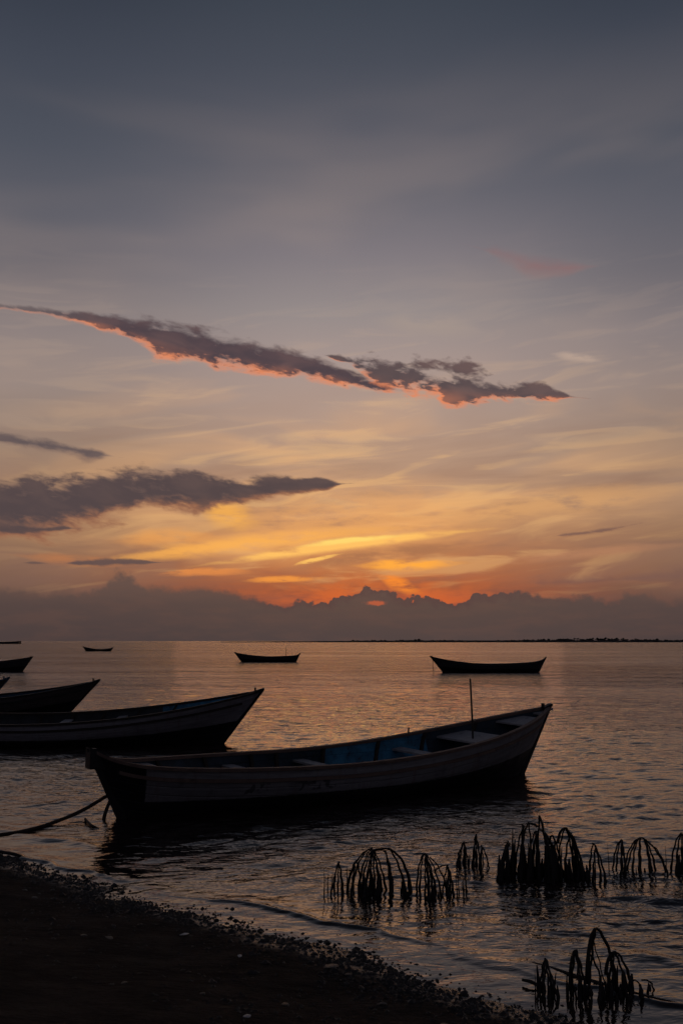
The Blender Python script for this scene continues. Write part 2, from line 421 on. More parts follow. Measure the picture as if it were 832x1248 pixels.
# ------------------------------------------------------------ boats
class Boat:
    """x runs stern (-) to bow (+), z = 0 is the waterline"""
    def __init__(s, t0, t1, k0, k1, z0, z1, zm, B, pz=2.2, full=3.0, depth=.25, zmin=.5):
        s.t0, s.t1, s.k0, s.k1, s.z0, s.z1, s.zm, s.B, s.pz, s.full, s.depth, s.um = t0, t1, k0, k1, z0, z1, zm, B, pz, full, depth, zmin
        s.kk0 = k0+(k0-t0)/z0*depth; s.kk1 = k1-(t1-k1)/z1*depth
    def sheer(s, u):
        if u < s.um: q = (s.um-u)/s.um; z = s.zm+(s.z0-s.zm)*(.36*q**1.5+.64*q**11)
        else: q = (u-s.um)/(1-s.um); z = s.zm+(s.z1-s.zm)*q**s.pz
        return s.t0+(s.t1-s.t0)*u, z
    def beam(s, u):
        q = abs(2*u-1); return s.B*(1-q**s.full)**.9 if q < 1 else 0.0
    def pt(s, u, v, side, inset=0.0):
        xs, zs = s.sheer(u); xk = s.kk0+(s.kk1-s.kk0)*u
        e = abs(2*u-1)
        b = max(0.0, s.beam(u)-inset)
        rnd = 2.6-1.2*e
        y = b*(1-(1-v)**rnd)*(1-.02*math.sin(v*9)*0)
        return Vector((xk+(xs-xk)*v, side*y, -s.depth+(zs+s.depth)*(v**(1.0+.25*(1-e)))))
    def u_of(s, x): return (x-s.t0)/(s.t1-s.t0)

def boot(b, u, lo, hi0, hi1):
    q = 2*u-1
    return lo+((hi1-lo)*q**2 if q > 0 else (hi0-lo)*q**2)

def make_boat(label, loc, rz, b, mats, cat='boat', detail=2, thwarts=(), decks=(), pole=None, ribs=(), pegs=(), line=(.2, .22, .42),
              floor=.14, stern_block=None, bow_block=True, group='wooden fishing boats moored in the bay', roll=0.0):
    hullm, gunm, linm, deckm, stemm = mats
    root = empty('fishing_boat', loc, rz); tag(root, label, cat, group)
    NU = (22, 40, 72)[detail]; NV = (7, 10, 16)[detail]
    # outer hull
    V = []; Fc = []; A1 = []; A2 = []; A3 = []
    us = [.5-.5*math.cos(math.pi*i/NU) for i in range(NU+1)]
    for side in (-1, 1):
        n0 = len(V)
        for u in us:
            bl = boot(b, u, *line)
            for j in range(NV+1):
                v = j/NV; p = b.pt(u, v, side); V.append(p); A1.append(p.z-bl); A2.append(p.x); A3.append(v)
        for i in range(NU):
            for j in range(NV):
                a = n0+i*(NV+1)+j; q = (a, a+1, a+NV+2, a+NV+1)
                Fc.append(q if side > 0 else q[::-1])
    hull = mesh_obj('hull', V, Fc, hullm, root, True, {'above_line': A1, 'along': A2, 'strake': A3})
    # inner lining + floor
    V = []; Fc = []; T = .035
    usi = [u for u in [i/NU for i in range(NU+1)] if b.beam(u) > T*1.6]
    NI = max(4, NV-4)
    def inner(u, k, side):
        # k 0 floor .. 1 sheer ; find v for floor height
        xs, zs = b.sheer(u); e = abs(2*u-1); ex = 1.0+.25*(1-e)
        fl = floor+(zs-b.zm)*.35
        v0 = max(0.0, min(.95, ((fl+b.depth)/(zs+b.depth))))**(1/ex); v = v0+(1-v0)*k
        p = b.pt(u, v, side, T); p.z -= .004; return p
    for side in (-1, 1):
        n0 = len(V)
        for u in usi:
            for j in range(NI+1): V.append(inner(u, j/NI, side))
        for i in range(len(usi)-1):
            for j in range(NI):
                a = n0+i*(NI+1)+j; q = (a, a+1, a+NI+2, a+NI+1)
                Fc.append(q[::-1] if side > 0 else q)
    mesh_obj('inner_lining', V, Fc, linm, root, True)
    V = []; Fc = []
    for u in usi:
        V += [inner(u, 0, -1)+Vector((0, 0, .002)), inner(u, 0, 1)+Vector((0, 0, .002))]
    for i in range(len(usi)-1): Fc.append((2*i, 2*i+2, 2*i+3, 2*i+1))
    mesh_obj('floor_boards', V, Fc, W_DARK, root)
    # gunwales and rub rails
    def sweep(name, v, w_in, w_out, h0, h1, mat, u0=0.004, u1=.996):
        for side in (-1, 1):
            rows = []
            for i in range(NU+1):
                u = u0+(u1-u0)*(.5-.5*math.cos(math.pi*i/NU)); p = b.pt(u, v, side)
                yo = side*w_out; yi = -side*min(w_in, abs(p.y)*.9+.001)
                rows.append([(p.x, p.y+yi, p.z+h0), (p.x, p.y+yo, p.z+h0), (p.x, p.y+yo, p.z+h1), (p.x, p.y+yi, p.z+h1)])
            MB().strip(rows).build(name, mat, root)
    sweep('gunwale', 1.0, .055, .03, -.012, .03, gunm)
    if detail: sweep('rub_rail', .86, .01, .022, -.022, .022, gunm, .03, .97)
    # stems
    def stem(t, z, kx, blk, sgn):
        n = 8; m = MB(); rows = []
        for i in range(n+1):
            q = i/n; x = t+(kx-t)*q; zz = z+.02+(-b.depth-z-.02)*q; w = .035; d = .05
            rows.append([(x-sgn*.07, -w, zz), (x+sgn*d, -w*.6, zz), (x+sgn*d, w*.6, zz), (x-sgn*.07, w, zz)])
        m.strip(rows).build('stem_post', stemm, root)
    stem(b.t1, b.z1, b.kk1, bow_block, 1); stem(b.t0, b.z0, b.kk0, stern_block, -1)
    if bow_block:
        m = MB(); m.box(b.t1-.05, 0, b.z1+.02, .20, .08, .045, Matrix.Rotation(-.30, 3, 'Y'))
        m.box(b.t1-.15, 0, b.z1+.045, .04, .04, .07); m.build('bow_cap', stemm, root)
    if stern_block:
        l, h, w = stern_block
        m = MB(); rows = []
        for x, zt, zb in ((b.t0-.03, b.z0+.04, b.z0-h), (b.t0+l*.5, b.z0-.01, b.z0-h*1.05), (b.t0+l, b.z0-.08, b.z0-h*1.15)):
            rows.append([(x, -w/2, zb), (x, w/2, zb), (x, w/2, zt), (x, -w/2, zt)])
        m.strip(rows).build('stern_head', stemm, root)
    # thwarts, decks
    def plank(name, x0, x1, drop, mat, th=.03):
        n = 6; rows = []
        for i in range(n+1):
            x = x0+(x1-x0)*i/n; u = b.u_of(x); zs = b.sheer(u)[1]-drop
            # width at that height
            best = min((abs(b.pt(u, v/40, 1, .03).z-zs), b.pt(u, v/40, 1, .03).y) for v in range(41))[1]
            wy = max(.01, best)
            rows.append([(x, -wy, zs-th), (x, wy, zs-th), (x, wy, zs), (x, -wy, zs)])
        MB().strip(rows).build(name, mat, root)
    for x, wd, dr, mt in thwarts: plank('thwart', x-wd/2, x+wd/2, dr, mt)
    for x0, x1, dr, mt in decks: plank('deck', x0, x1, dr, mt, .025)
    for x in ribs:
        u = b.u_of(x)
        for side in (-1, 1):
            rows = []
            for k in range(7):
                p = inner(u, k/6, side); iy = -side*.045
                rows.append([(p.x-.025, p.y, p.z), (p.x+.025, p.y, p.z), (p.x+.025, p.y+iy, p.z), (p.x-.025, p.y+iy, p.z)])
            MB().strip(rows).build('rib', W_DARK, root)
    for x, side, h in pegs:
        u = b.u_of(x); p = b.pt(u, 1, side)
        MB().tube([(p.x, p.y-side*.02, p.z-.06), (p.x+.01, p.y-side*.02, p.z+h)], .013, 6).build('oar_peg', W_DARK, root)
    if pole:
        x, zb, zt, lean, r = pole
        MB().tube([(x, .0, zb), (x-lean*.4, .0, zb+(zt-zb)*.5), (x-lean, .0, zt)], [r, r*.9, r*.75], 7).build('pole', W_DARK, root)
    root.rotation_euler = (roll, 0, rz)
    return root

# main boat: ends at measured points on the water
A = grd(147, 997); Bp = grd(635, 944)
ax = (Bp-A); ang = math.atan2(ax.y, ax.x); Lw = Vector((ax.x, ax.y, 0)).length
MARK = (1.35, 2.75)
H_MAIN = hull_mat('grey_hull_paint', (.38, .362, .365), (.018, .016, .018), (.014, .013, .015), .24, True)
H_LEFT = hull_mat('faded_grey_hull_paint', (.42, .40, .42), (.016, .014, .016), (.02, .02, .022))
H_DARK = hull_mat('dark_brown_hull_paint', (.14, .115, .115), (.012, .01, .012), (.02, .02, .022))
H_BLK = hull_mat('dark_hull_paint', (.09, .08, .08), (.014, .01, .01), (.02, .02, .022))
bm_ = Boat(-.43, Lw+.66, 0, Lw, .86, 1.07, .54, .84, 2.0, 3.0, .28, .42)
main = make_boat('nearest grey wooden fishing boat with black painted stern, blue inside and thin upright pole', A, ang, bm_,
    (H_MAIN, W_BROWN, BLUE_BAY, W_GREY, W_BLACK), detail=2,
    thwarts=[(1.15, .2, .13, W_GREY), (1.9, .2, .13, W_GREY), (3.15, .2, .13, W_GREY), (5.0, .18, .16, W_GREY), (6.05, .55, .10, W_GREY)],
    decks=[(-.12, .55, .035, W_GREY), (6.85, 7.3, .05, W_GREY), (7.45, 7.8, .03, W_GREY)],
    pole=(5.97, .30, 1.60, .08, .018), ribs=[.7, 1.5, 2.3, 2.75, 3.6, 4.65, 5.55, 6.5], pegs=[(5.25, 1, .12)],
    line=(.21, .20, .46), stern_block=(.22, .22, .15), roll=R(1.8))

def far_boat(label, bow_px, sgn, d, length, zb, zs, zm, beam, hull, extra, detail=1, yaw=0.0, rk=(.55, .5), **kw):
    """bow tip at photograph column bow_px, distance d; sgn +1 bow points right"""
    x = (bow_px-416)/F*d*1.0/ (math.cos(PITCH)-((624-800)/F)*math.sin(PITCH))
    bt = Boat(-length/2, length/2, -length/2+rk[1], length/2-rk[0], zs, zb, zm, beam, 2.0, 2.8, .22, .45)
    rz = (0 if sgn > 0 else math.pi)+yaw
    c = Vector((x, d, 0))-Vector((math.cos(rz), math.sin(rz), 0))*(length/2)
    return make_boat(label, c, rz, bt, (hull,)+extra, detail=detail, **kw)
EX = (W_DARK, BLUE, W_GREY, W_BLACK); EXD = (W_BLACK, BLUED, W_DARK, W_BLACK)
far_boat('grey wooden boat directly behind the nearest one, bow pointing right, blue paint inside', 320, 1, 22.0, 9.4, 1.12, .8, .52, .86, H_LEFT, (W_DARK, BLUE_BOW, W_GREY, W_BLACK), 2, R(2.5), (.85, .5),
    thwarts=[(0.4, .2, .12, W_GREY), (1.6, .2, .12, W_GREY), (2.6, .2, .12, W_GREY)], decks=[(3.75, 4.5, .06, W_GREY)], ribs=[-.2, .5, 1.2, 2.0, 2.8], line=(.2, .22, .5), roll=R(3.8))
far_boat('third dark boat from shore at the left edge, raked bow above the grey boat', 122, 1, 28.3, 8.6, 1.08, .8, .56, .85, H_DARK, EXD, 1, R(3), (1.0, .5), line=(.22, .25, .6), roll=R(3))
far_boat('dark bow tip with blue edge poking in at the left edge behind the third boat', 12, 1, 31.5, 8.0, 1.02, .8, .5, .8, H_DARK, (BLUED, BLUED, W_DARK, BLUED), 1, R(-3), (.9, .5))
far_boat('half boat cut by the left edge in the middle distance, dark hull with low bow', 40, 1, 73, 8.0, 1.03, .8, .62, .85, H_BLK, EXD, 1, 0, (.7, .5))
far_boat('small low boat alone near the horizon at the left, both ends upturned', 101, -1, 215, 6.6, 1.0, 1.0, .42, .8, H_BLK, EXD, 0, 0, (.7, .6))
far_boat('black boat with a short mast anchored in the centre distance', 286, -1, 106, 6.9, .98, .9, .55, .75, H_BLK, EXD, 1, 0, (.75, .45), pole=(-1.95, .3, 1.55, .03, .03))
rb = far_boat('dark boat at anchor in the right distance, line hanging off its left end', 524, -1, 71, 8.15, 1.1, 1.05, .56, .85, H_BLK, EXD, 1, 0, (.9, .55))
# anchor line of that boat
p0 = grd(527, 812, .95); p0 = Vector((((527-416)/F)*71*.99, 70.95, .92))
tag(MB().tube([p0, p0+Vector((-.03, -.1, -.5)), p0+Vector((.05, -.2, -.99))], .022, 5).build('anchor_rope', ROPE),
    'thin anchor line hanging into the water off the left end of the distant right boat', 'rope')

# low barge on the horizon at far left
def barge():
    d = 720; x1 = (28-416)/F*d; L = 34
    root = empty('barge', (x1-L/2, d, 0)); tag(root, 'long low barge lying on the horizon at the left edge', 'barge')
    m = MB(); m.strip([[(x, -3, -.5), (x, 3, -.5), (x, 3.2, h), (x, -3.2, h)] for x, h in ((-L/2, 1.9), (-L/4, 1.6), (0, 1.5), (L/4, 1.6), (L/2-1, 1.9), (L/2, 2.1))])
    m.build('hull', H_BLK, root)
    MB().box(-L/2+3, 0, 2.4, 4, 3, 1.4, None, .9).build('cabin', W_DARK, root)
barge()

# ------------------------------------------------------------ terrain
SA = Vector((-3.5, 10.56)); SN = Vector((-.677, -.735)); SD = Vector((.735, -.677))
def s_of(x, y): return (x-SA.x)*SN.x+(y-SA.y)*SN.y
def l_of(x, y): return (x-SA.x)*SD.x+(y-SA.y)*SD.y
def wig(l):
    return .07*np.sin(l*1.7+.4)+.045*np.sin(l*4.1+1)+.022*np.sin(l*9.7+2)+.01*np.sin(l*21)
def terr(x, y):
    s = s_of(x, y)+wig(l_of(x, y))+.014*np.clip(l_of(x, y), 0, 9)
    z = np.where(s > 0, .055*s+.012*s**2, .05*s)
    z = np.where(s > 4.0, .055*4.0+.012*4.0**2+.08*(s-4.0), z)
    z = np.minimum(z, 1.6); z = np.maximum(z, -2.5)
    bumps = .016*np.sin(x*3.1+y*1.3)*np.sin(y*2.7-x*.9)+.007*np.sin(x*5.7-y*3.3+1)*np.sin(y*6.1+x*2)+.006*np.sin(x*9+1)*np.sin(y*8.3+x*3)
    return z+bumps*np.clip(s*1.2, .1, 1)
def grid(name, xs, ys, zf, mat, smooth=True):
    Xg, Yg = np.meshgrid(xs, ys); Z = zf(Xg, Yg)
    nv = Xg.size; co_ = np.stack([Xg.ravel(), Yg.ravel(), Z.ravel()], 1).astype(np.float32)
    nx, ny = len(xs), len(ys)
    i = (np.arange(ny-1)[:, None]*nx+np.arange(nx-1)[None, :]).ravel()
    q = np.stack([i, i+1, i+nx+1, i+nx], 1).astype(np.int32)
    me = bpy.data.meshes.new(name); me.vertices.add(nv); me.vertices.foreach_set('co', co_.ravel())
    me.loops.add(q.size); me.loops.foreach_set('vertex_index', q.ravel())
    me.polygons.add(len(q)); me.polygons.foreach_set('loop_start', np.arange(0, q.size, 4, dtype=np.int32))
    me.polygons.foreach_set('use_smooth', np.ones(len(q), dtype=bool))
    me.update(calc_edges=True); me.validate(); me.materials.append(mat)
    return link(bpy.data.objects.new(name, me))
def spread(c0, c1, step, far, ratio=1.25):
    core = list(np.arange(c0, c1, step)); st = step; a = c1; out = []
    while a < far: out.append(a); st *= ratio; a += st
    st = step; a = c0; pre = []
    while a > -far: st *= ratio; a -= st; pre.append(a)
    return np.array(pre[::-1]+core+out)
m, g, b, tc = material('wet_dark_sand'); GROUND = m
gx, gy, gz = g.xyz(tc.outputs['Object'])
ss = (gx-SA.x)*SN.x+(gy-SA.y)*SN.y
n1 = g.noise(tc.outputs['Object'], 2.2, 5, .6); n2 = g.noise(tc.outputs['Object'], 30, 4, .65); n3 = g.noise(g.vec(gx*1.2, gy*5.0, 0.0), 1.0, 4, .6)
c = g.mix(g.sm(.35, .65, n1), (.024, .019, .017), (.058, .045, .038))
c = g.mix(g.sm(.45, .7, n2)*.5, c, (.03, .024, .02))
wet = g.sm(.42, .08, ss+(n1-.5)*.5)
c = g.mix(wet*.5, c, (.03, .025, .021))
g.put(b.inputs['Base Color'], c); g.put(b.inputs['Roughness'], g.sm(0.0, 1.0, wet, .95, .22))
g.put(b.inputs['Specular IOR Level'], g.sm(0.0, 1.0, wet, .12, .5))
bump(g, b, n1*1.2+n2*.35+n3*1.0, g.sm(0.0, 1.0, wet, 1.0, .3), .14)
def terr_far(x, y): return terr(x, y)
ground = grid('ground', spread(-6, 5, .06, 6000), spread(1.0, 12, .06, 6000), terr_far, GROUND)
tag(ground, kind='structure')

# ------------------------------------------------------------ water
K = 64
wl = np.exp(rng.uniform(np.log(.13), np.log(1.0), K)); th = rng.normal(R(-78), R(38), K); ph = rng.uniform(0, 6.283, K)
amp = .0028*wl**1.0*rng.uniform(.6, 1.4, K)
def waves(x, y):
    s = s_of(x, y)+wig(l_of(x, y)); l = l_of(x, y)
    z = np.zeros_like(x); d = np.hypot(x, y)
    wx = x+.25*np.sin(y*.9+x*.35)+.10*np.sin(y*2.3-x*.8); wy = y+.22*np.sin(x*.8+1.3+y*.3)+.09*np.sin(x*2.1+y*1.7)
    for i in range(K):
        k = 2*np.pi/wl[i]; fade = np.clip(1.6-d/(38*wl[i]**.8+14), 0, 1)
        z += amp[i]*fade*np.sin(k*(wx*np.cos(th[i])+wy*np.sin(th[i]))+ph[i])
    calm = np.clip((-s)/2.2, .22, 1)*np.clip(1.15-(d-7)*.0, 0, 1)
    z *= calm
    # little swash ridges running along the shore
    l2 = l-.2
    sr = -(.12+.095*np.clip(l2, -3, 9))+.05*np.sin(l*1.3)+.03*np.sin(l*3.1+.7)+.014*np.sin(l*8.3)+.008*np.sin(l*19+1)+.005*np.sin(l*37)
    ds = s-sr
    z += .016*np.exp(-(ds/.035)**2)*(.55+.45*np.sin(l*1.9+.5))+.007*np.exp(-((ds+.10)/.11)**2)
    s3 = sr-.75-.06*np.sin(l*.9+2)
    z += .012*np.exp(-((s-s3)/.10)**2)*(.5+.5*np.sin(l*.8+2))
    return z+.004
xr = np.concatenate([-np.geomspace(30, .75, 40)[:-1], np.linspace(-.75, .75, 900), np.geomspace(.75, 30, 40)[1:]])
dr = np.concatenate([np.geomspace(3.5, 70, 1150), np.geomspace(71, 9000, 90)])
def water_mesh():
    D, Q = np.meshgrid(dr, xr, indexing='ij'); Xg = D*Q*1.0; Yg = D-1.0*0
    Z = waves(Xg, Yg)
    me = bpy.data.meshes.new('sea_water'); ny, nx = Xg.shape
    me.vertices.add(Xg.size); me.vertices.foreach_set('co', np.stack([Xg.ravel(), Yg.ravel(), Z.ravel()], 1).astype(np.float32).ravel())
    i = (np.arange(ny-1)[:, None]*nx+np.arange(nx-1)[None, :]).ravel(); q = np.stack([i, i+1, i+nx+1, i+nx], 1).astype(np.int32)
    me.loops.add(q.size); me.loops.foreach_set('vertex_index', q.ravel())
    me.polygons.add(len(q)); me.polygons.foreach_set('loop_start', np.arange(0, q.size, 4, dtype=np.int32))
    me.polygons.foreach_set('use_smooth', np.ones(len(q), dtype=bool)); me.update(calc_edges=True)
    me.materials.append(WATER); return link(bpy.data.objects.new('sea_water', me))
m, g, b, tc = material('sea_water'); WATER = m
wx, wy, wz = g.xyz(tc.outputs['Object'])
dist = (wx*wx+wy*wy).pow(.5)
s_ = (wx-SA.x)*SN.x+(wy-SA.y)*SN.y
w1 = g.noise(g.vec(wx*2.6, wy*5.0, 0.0), 1.0, 3, .55, .5)
w2 = g.noise(g.vec(wx*.5, wy*1.15, 3.0), 1.0, 4, .55, .4)
w3 = g.noise(g.vec(wx*8.0, wy*15.0, 8.0), 1.0, 2, .55, .4)
w4 = g.noise(g.vec(wx*.22, wy*.26, 11.0), 1.0, 4, .7, .3)
patch = g.noise(g.vec(wx*.012, wy*.05, 20.0), 1.0, 4, .55, .3)
patch = g.sm(.36, .64, patch, .35, 1.4)
near = g.sm(-.05, -2.4, s_, .25, 1.0)
far = g.sm(9.0, 45.0, dist)
bmp1 = g.n('ShaderNodeBump'); g.put(bmp1.inputs['Height'], w1); g.put(bmp1.inputs['Strength'], (patch*near*g.sm(8.0, 40.0, dist, .6, 1.0)).min(1.0)); bmp1.inputs['Distance'].default_value = .06
bmp2 = g.n('ShaderNodeBump'); g.put(bmp2.inputs['Height'], w2); g.put(bmp2.inputs['Strength'], (far*patch*.9).min(1.0)); bmp2.inputs['Distance'].default_value = .20
bmp4 = g.n('ShaderNodeBump'); g.put(bmp4.inputs['Height'], w4); g.put(bmp4.inputs['Strength'], g.sm(25.0, 90.0, dist)*(patch*.8).min(1.0)); bmp4.inputs['Distance'].default_value = 3.6
g.nt.links.new(bmp1.outputs[0], bmp4.inputs['Normal']); g.nt.links.new(bmp4.outputs[0], bmp2.inputs['Normal'])
bmp3 = g.n('ShaderNodeBump'); g.put(bmp3.inputs['Height'], w3); g.put(bmp3.inputs['Strength'], near*patch*.6); bmp3.inputs['Distance'].default_value = .016
g.nt.links.new(bmp2.outputs[0], bmp3.inputs['Normal']); g.nt.links.new(bmp3.outputs[0], b.inputs['Normal'])
b.inputs['Base Color'].default_value = (.030, .020, .017, 1)
g.put(b.inputs['Roughness'], g.sm(10.0, 90.0, dist, .03, .16)); b.inputs['IOR'].default_value = 1.40
water = water_mesh(); tag(water, kind='structure')

# ------------------------------------------------------------ far shore with its tree line
def far_shore():
    d = 1500
    def X_(px): return (px-416)/F*d
    V = []; Fc = []; x = X_(270); i = 0; rows = []
    rnd = random.Random(4)
    while x < X_(2600):
        px = x/d*F+416
        t = min(1, max(0, (px-270)/260)); h = .9+1.9*t
        rows.append([(x, d-10+rnd.uniform(-4, 4), -.5), (x, d+160, -.5), (x, d+150, h), (x, d+4, h)]); x += 12
    MBs = MB().strip(rows).build('far_shore', SHORE); tag(MBs, kind='structure')
    V = []; Fc = []
    x = X_(370)
    while x < X_(2600):
        px = x/d*F+416; t = min(1, max(0, (px-370)/330)); n = 16
        hh = (1.2+4.4*t)*rnd.choice((.75, .85, 1, 1, 1.1, 1.5)) * (.8+.35*math.sin(x*.021)+.15*math.sin(x*.13))
        for _ in range(n):
            cx = x+rnd.uniform(-6, 6); cy = d+rnd.uniform(10, 120); r = rnd.uniform(.9, 2.2); cz = rnd.uniform(-.1, .75)*hh+1.0*t
            n0 = len(V)
            for a in range(6):
                q = a*math.pi/3+rnd.random()*.6; V.append((cx+r*1.6*math.cos(q)*rnd.uniform(.6, 1.2), cy+r*math.sin(q), cz+rnd.uniform(-.5, .3)))
            V += [(cx, cy, cz+r*.7*rnd.uniform(.5, 1.2)), (cx, cy, cz-r*.8)]
            for a in range(6): Fc += [(n0+a, n0+(a+1) % 6, n0+6), (n0+(a+1) % 6, n0+a, n0+7)]
        x += 7
    o = mesh_obj('treeline', V, Fc, LEAF); tag(o, 'thin dark line of distant trees along the horizon on the right', 'trees', kind='stuff')
SHORE = wood('far_bank_earth', (.03, .024, .02), (.04, .03, .025), .95, .01); LEAF = wood('distant_foliage', (.022, .024, .018), (.03, .03, .022), .95, .1)
far_shore()

# ------------------------------------------------------------ mangrove roots
m, g, b, tc = material('mangrove_root_bark'); BARK = m
n = g.noise(tc.outputs['Object'], 40, 4, .6)
g.put(b.inputs['Base Color'], g.mix(g.sm(.35, .65, n), (.016, .012, .010), (.03, .022, .018))); b.inputs['Roughness'].default_value = .7
bump(g, b, n, .7, .008)
class Roots:
    """a clump: roots given by photo columns/rows on the clump's own standing plane, each with its own depth"""
    def __init__(s, label, bx, by, seed):
        s.base = grd(bx, by); s.d = s.base.y; s.rnd = random.Random(seed)
        s.root = empty('mangrove_root_clump', s.base); tag(s.root, label, 'mangrove roots', 'mangrove root clumps in the shallows')
        s.k = s.d/F; s.bx = bx; s.by = by
        s.e = 1.0
    def loc(s, px, py, dy=0.0):
        k = (s.d+dy)/F
        return Vector(((px-s.bx)*s.k, dy, (s.by-py)*s.k+dy*(EYE/s.d)*-0.0))
    def arch(s, apex, foot, bow=.35, r=(.007, .020), dy0=0.0, dy1=None, start=None, low=10, wob=1.0, name='prop_root'):
        """root bending over from apex and dropping to foot in the water"""
        rnd = s.rnd
        if dy1 is None: dy1 = dy0+rnd.uniform(-.14, .14)
        p0 = s.loc(*apex, dy0); p1 = s.loc(foot[0], foot[1], dy1); p1.z = -.04-.02*low/10
        pts = []; rad = []; n = 11; bj = rnd.uniform(.5, 1.6)
        for i in range(n+1):
            t = i/n
            h = 1-(1-t)**(1+bow*1.3*bj)
            x = p0.x+(p1.x-p0.x)*h; z = p0.z+(p1.z-p0.z)*t**(1+bow*.7*bj)
            w = .0045*wob*math.sin(i*1.9+p0.x*40)
            pts.append((x+w, p0.y+(p1.y-p0.y)*h, z)); k = t**2.2
            rad.append((r[0]+(r[1]-r[0])*k)*rnd.uniform(.86, 1.16))
        if start is not None:
            q0 = s.loc(start[0], start[1], dy0); q0.z = max(q0.z, -.04) if start[1] < s.by else -.05
            m_ = []
            for i in range(8):
                t = i/8; h = t**(1+bow)
                m_.append((q0.x+(p0.x-q0.x)*h, q0.y, q0.z+(p0.z-q0.z)*(1-(1-t)**2.0)))
            pts = m_+pts; rad = [r[0]*(1.6-.6*i/8) for i in range(8)]+rad
        MB().tube(pts, rad, 7).build(name, BARK, s.root, True)
    def spike(s, px, top, w=.010, lean=0.0, dy=None):
        dy = s.rnd.uniform(-.12, .12) if dy is None else dy
        a = s.loc(px, s.by, dy); a.z = -.05; t = s.loc(px+lean, top, dy); 
        mid = (a+t)*.5+Vector((s.rnd.uniform(-.006, .006), 0, 0))
        MB().tube([a, a.lerp(mid, .5), mid, t], [w, w*1.15, w*.8, w*.25], 6).build('aerial_root', BARK, s.root, True)
    def beard(s, x0, x1, top, n, w=.010):
        for i in range(n):
            px = x0+(x1-x0)*(i+.5)/n+s.rnd.uniform(-2.5, 2.5); s.spike(px, top+s.rnd.uniform(-6, 22), w*s.rnd.uniform(.8, 2.0), s.rnd.uniform(-4, 4))

c = Roots('leftmost clump of black arching roots in the shallows, thin sprig on its left', 450, 1088, 1)
for px, tp, le in ((397, 1058, 0), (401, 1063, 1), (405, 1062, 2), (409, 1067, 0)): c.spike(px, tp, .006, le)
for f in (404, 408, 413, 418, 420): c.arch((414, 1053), (f, 1086), .4, (.005, .011))
for ap, fs in (((453, 1038), (424, 430, 437, 443, 450, 456)), ((452, 1040), (462, 466, 440)), ((467, 1040), (478, 476)), ((434, 1053), (424, 428, 431, 440)), ((456, 1041), (446, 461, 471))):
    for f in fs: c.arch(ap, (f, 1088), .45, (.006, .016), c.rnd.uniform(-.05, .05))
c.arch((470, 1038), (498, 1088), .55, (.008, .022), 0, .03, (453, 1042)); c.arch((474, 1040), (493, 1088), .5, (.007, .020), .02)
c.arch((469, 1040), (475, 1088), .2, (.006, .015)); c.beard(440, 458, 1062, 9, .013); c.beard(486, 500, 1066, 6, .011); c.beard(470, 478, 1066, 2, .010)
c.spike(424, 1060, .008); c.spike(430, 1056, .008, 2)
c = Roots('thin branching roots just right of the left pair in the shallows', 538, 1092, 2)
for f in (510, 513, 518, 523): c.arch((519, 1044), (f, 1092), .5, (.006, .012))
for f in (524, 529, 534, 538): c.arch((519, 1044), (f, 1092), .35, (.006, .014))
c.arch((524, 1048), (546, 1092), .7, (.006, .013), 0, .02); c.arch((545, 1057), (553, 1092), .4, (.005, .012), 0, .02, (530, 1066))
for f in (540, 545, 550, 552): c.arch((545, 1057), (f, 1091), .4, (.005, .012))
for px, tp in ((556, 1062), (560, 1066), (564, 1064), (568, 1067), (570, 1070), (562, 1072)): c.spike(px, tp, .006, -2)
c.beard(522, 534, 1070, 6, .011); c.beard(543, 552, 1072, 5, .011)
c = Roots('small farthest clump of roots between the thin ones and the tallest clump', 577, 1056, 3)
for f in (555, 558, 562, 566): c.arch((566, 1028), (f, 1054), .45, (.005, .010))
for f in (568, 571): c.arch((566, 1028), (f, 1056), .4, (.005, .010))
for f in (574, 577, 581, 584, 586): c.arch((580, 1019), (f, 1057), .45, (.006, .012))
for f in (590, 594, 597): c.arch((586, 1032), (f, 1053), .5, (.005, .009))
c.beard(562, 570, 1036, 4, .012); c.beard(575, 586, 1036, 5, .012)
c = Roots('tallest and widest clump of black roots, pointed top', 665, 1070, 4)
c.spike(626, 1014, .016, 1, 0); c.arch((659, 999), (652, 1050), .1, (.010, .016), 0, 0); c.arch((659, 999), (671, 1060), .35, (.010, .018), 0, .0)
for ap, fs in (((623, 1030), (606, 609, 614, 618)), ((640, 1010), (630, 634, 637, 640)), ((646, 1007), (634, 650)), ((655, 1017), (644, 648, 652, 657, 660)), ((661, 1016), (664, 668, 673, 680, 684)),
               ((674, 1022), (664, 670, 679, 687)), ((690, 1014), (682, 700, 706, 710)), ((694, 1018), (688, 698, 704)), ((722, 1031), (716, 719, 727, 731))):
    for f in fs: c.arch(ap, (f, 1069+c.rnd.uniform(-6, 2)), .45, (.007, .017), c.rnd.uniform(-.08, .08))
c.arch((690, 1013), (712, 1062), .5, (.009, .018), 0, .02, (680, 1030)); c.arch((645, 1008), (634, 1060), .4, (.008, .014), 0, .02, (656, 1012))
for a, b_, t in ((606, 634, 1034), (637, 660, 1030), (662, 682, 1030), (690, 712, 1042)): c.beard(a, b_, t, 8, .016)
c.beard(608, 690, 1042, 14, .018); c.spike(719, 1034, .006, 1)
c = Roots('loose airy clump of roots right of the tallest one', 780, 1064, 5)
c.spike(744, 1031, .005, -1)
for f in (750, 752, 756, 760): c.arch((759, 1026), (f, 1060), .4, (.006, .012))
for f in (763, 766): c.arch((759, 1026), (f, 1058), .4, (.006, .012))
for f in (762, 769, 773, 778, 783): c.arch((781, 1024), (f, 1064), .45, (.007, .013))
for f in (789, 795, 800): c.arch((785, 1026), (f, 1066), .4, (.007, .013))
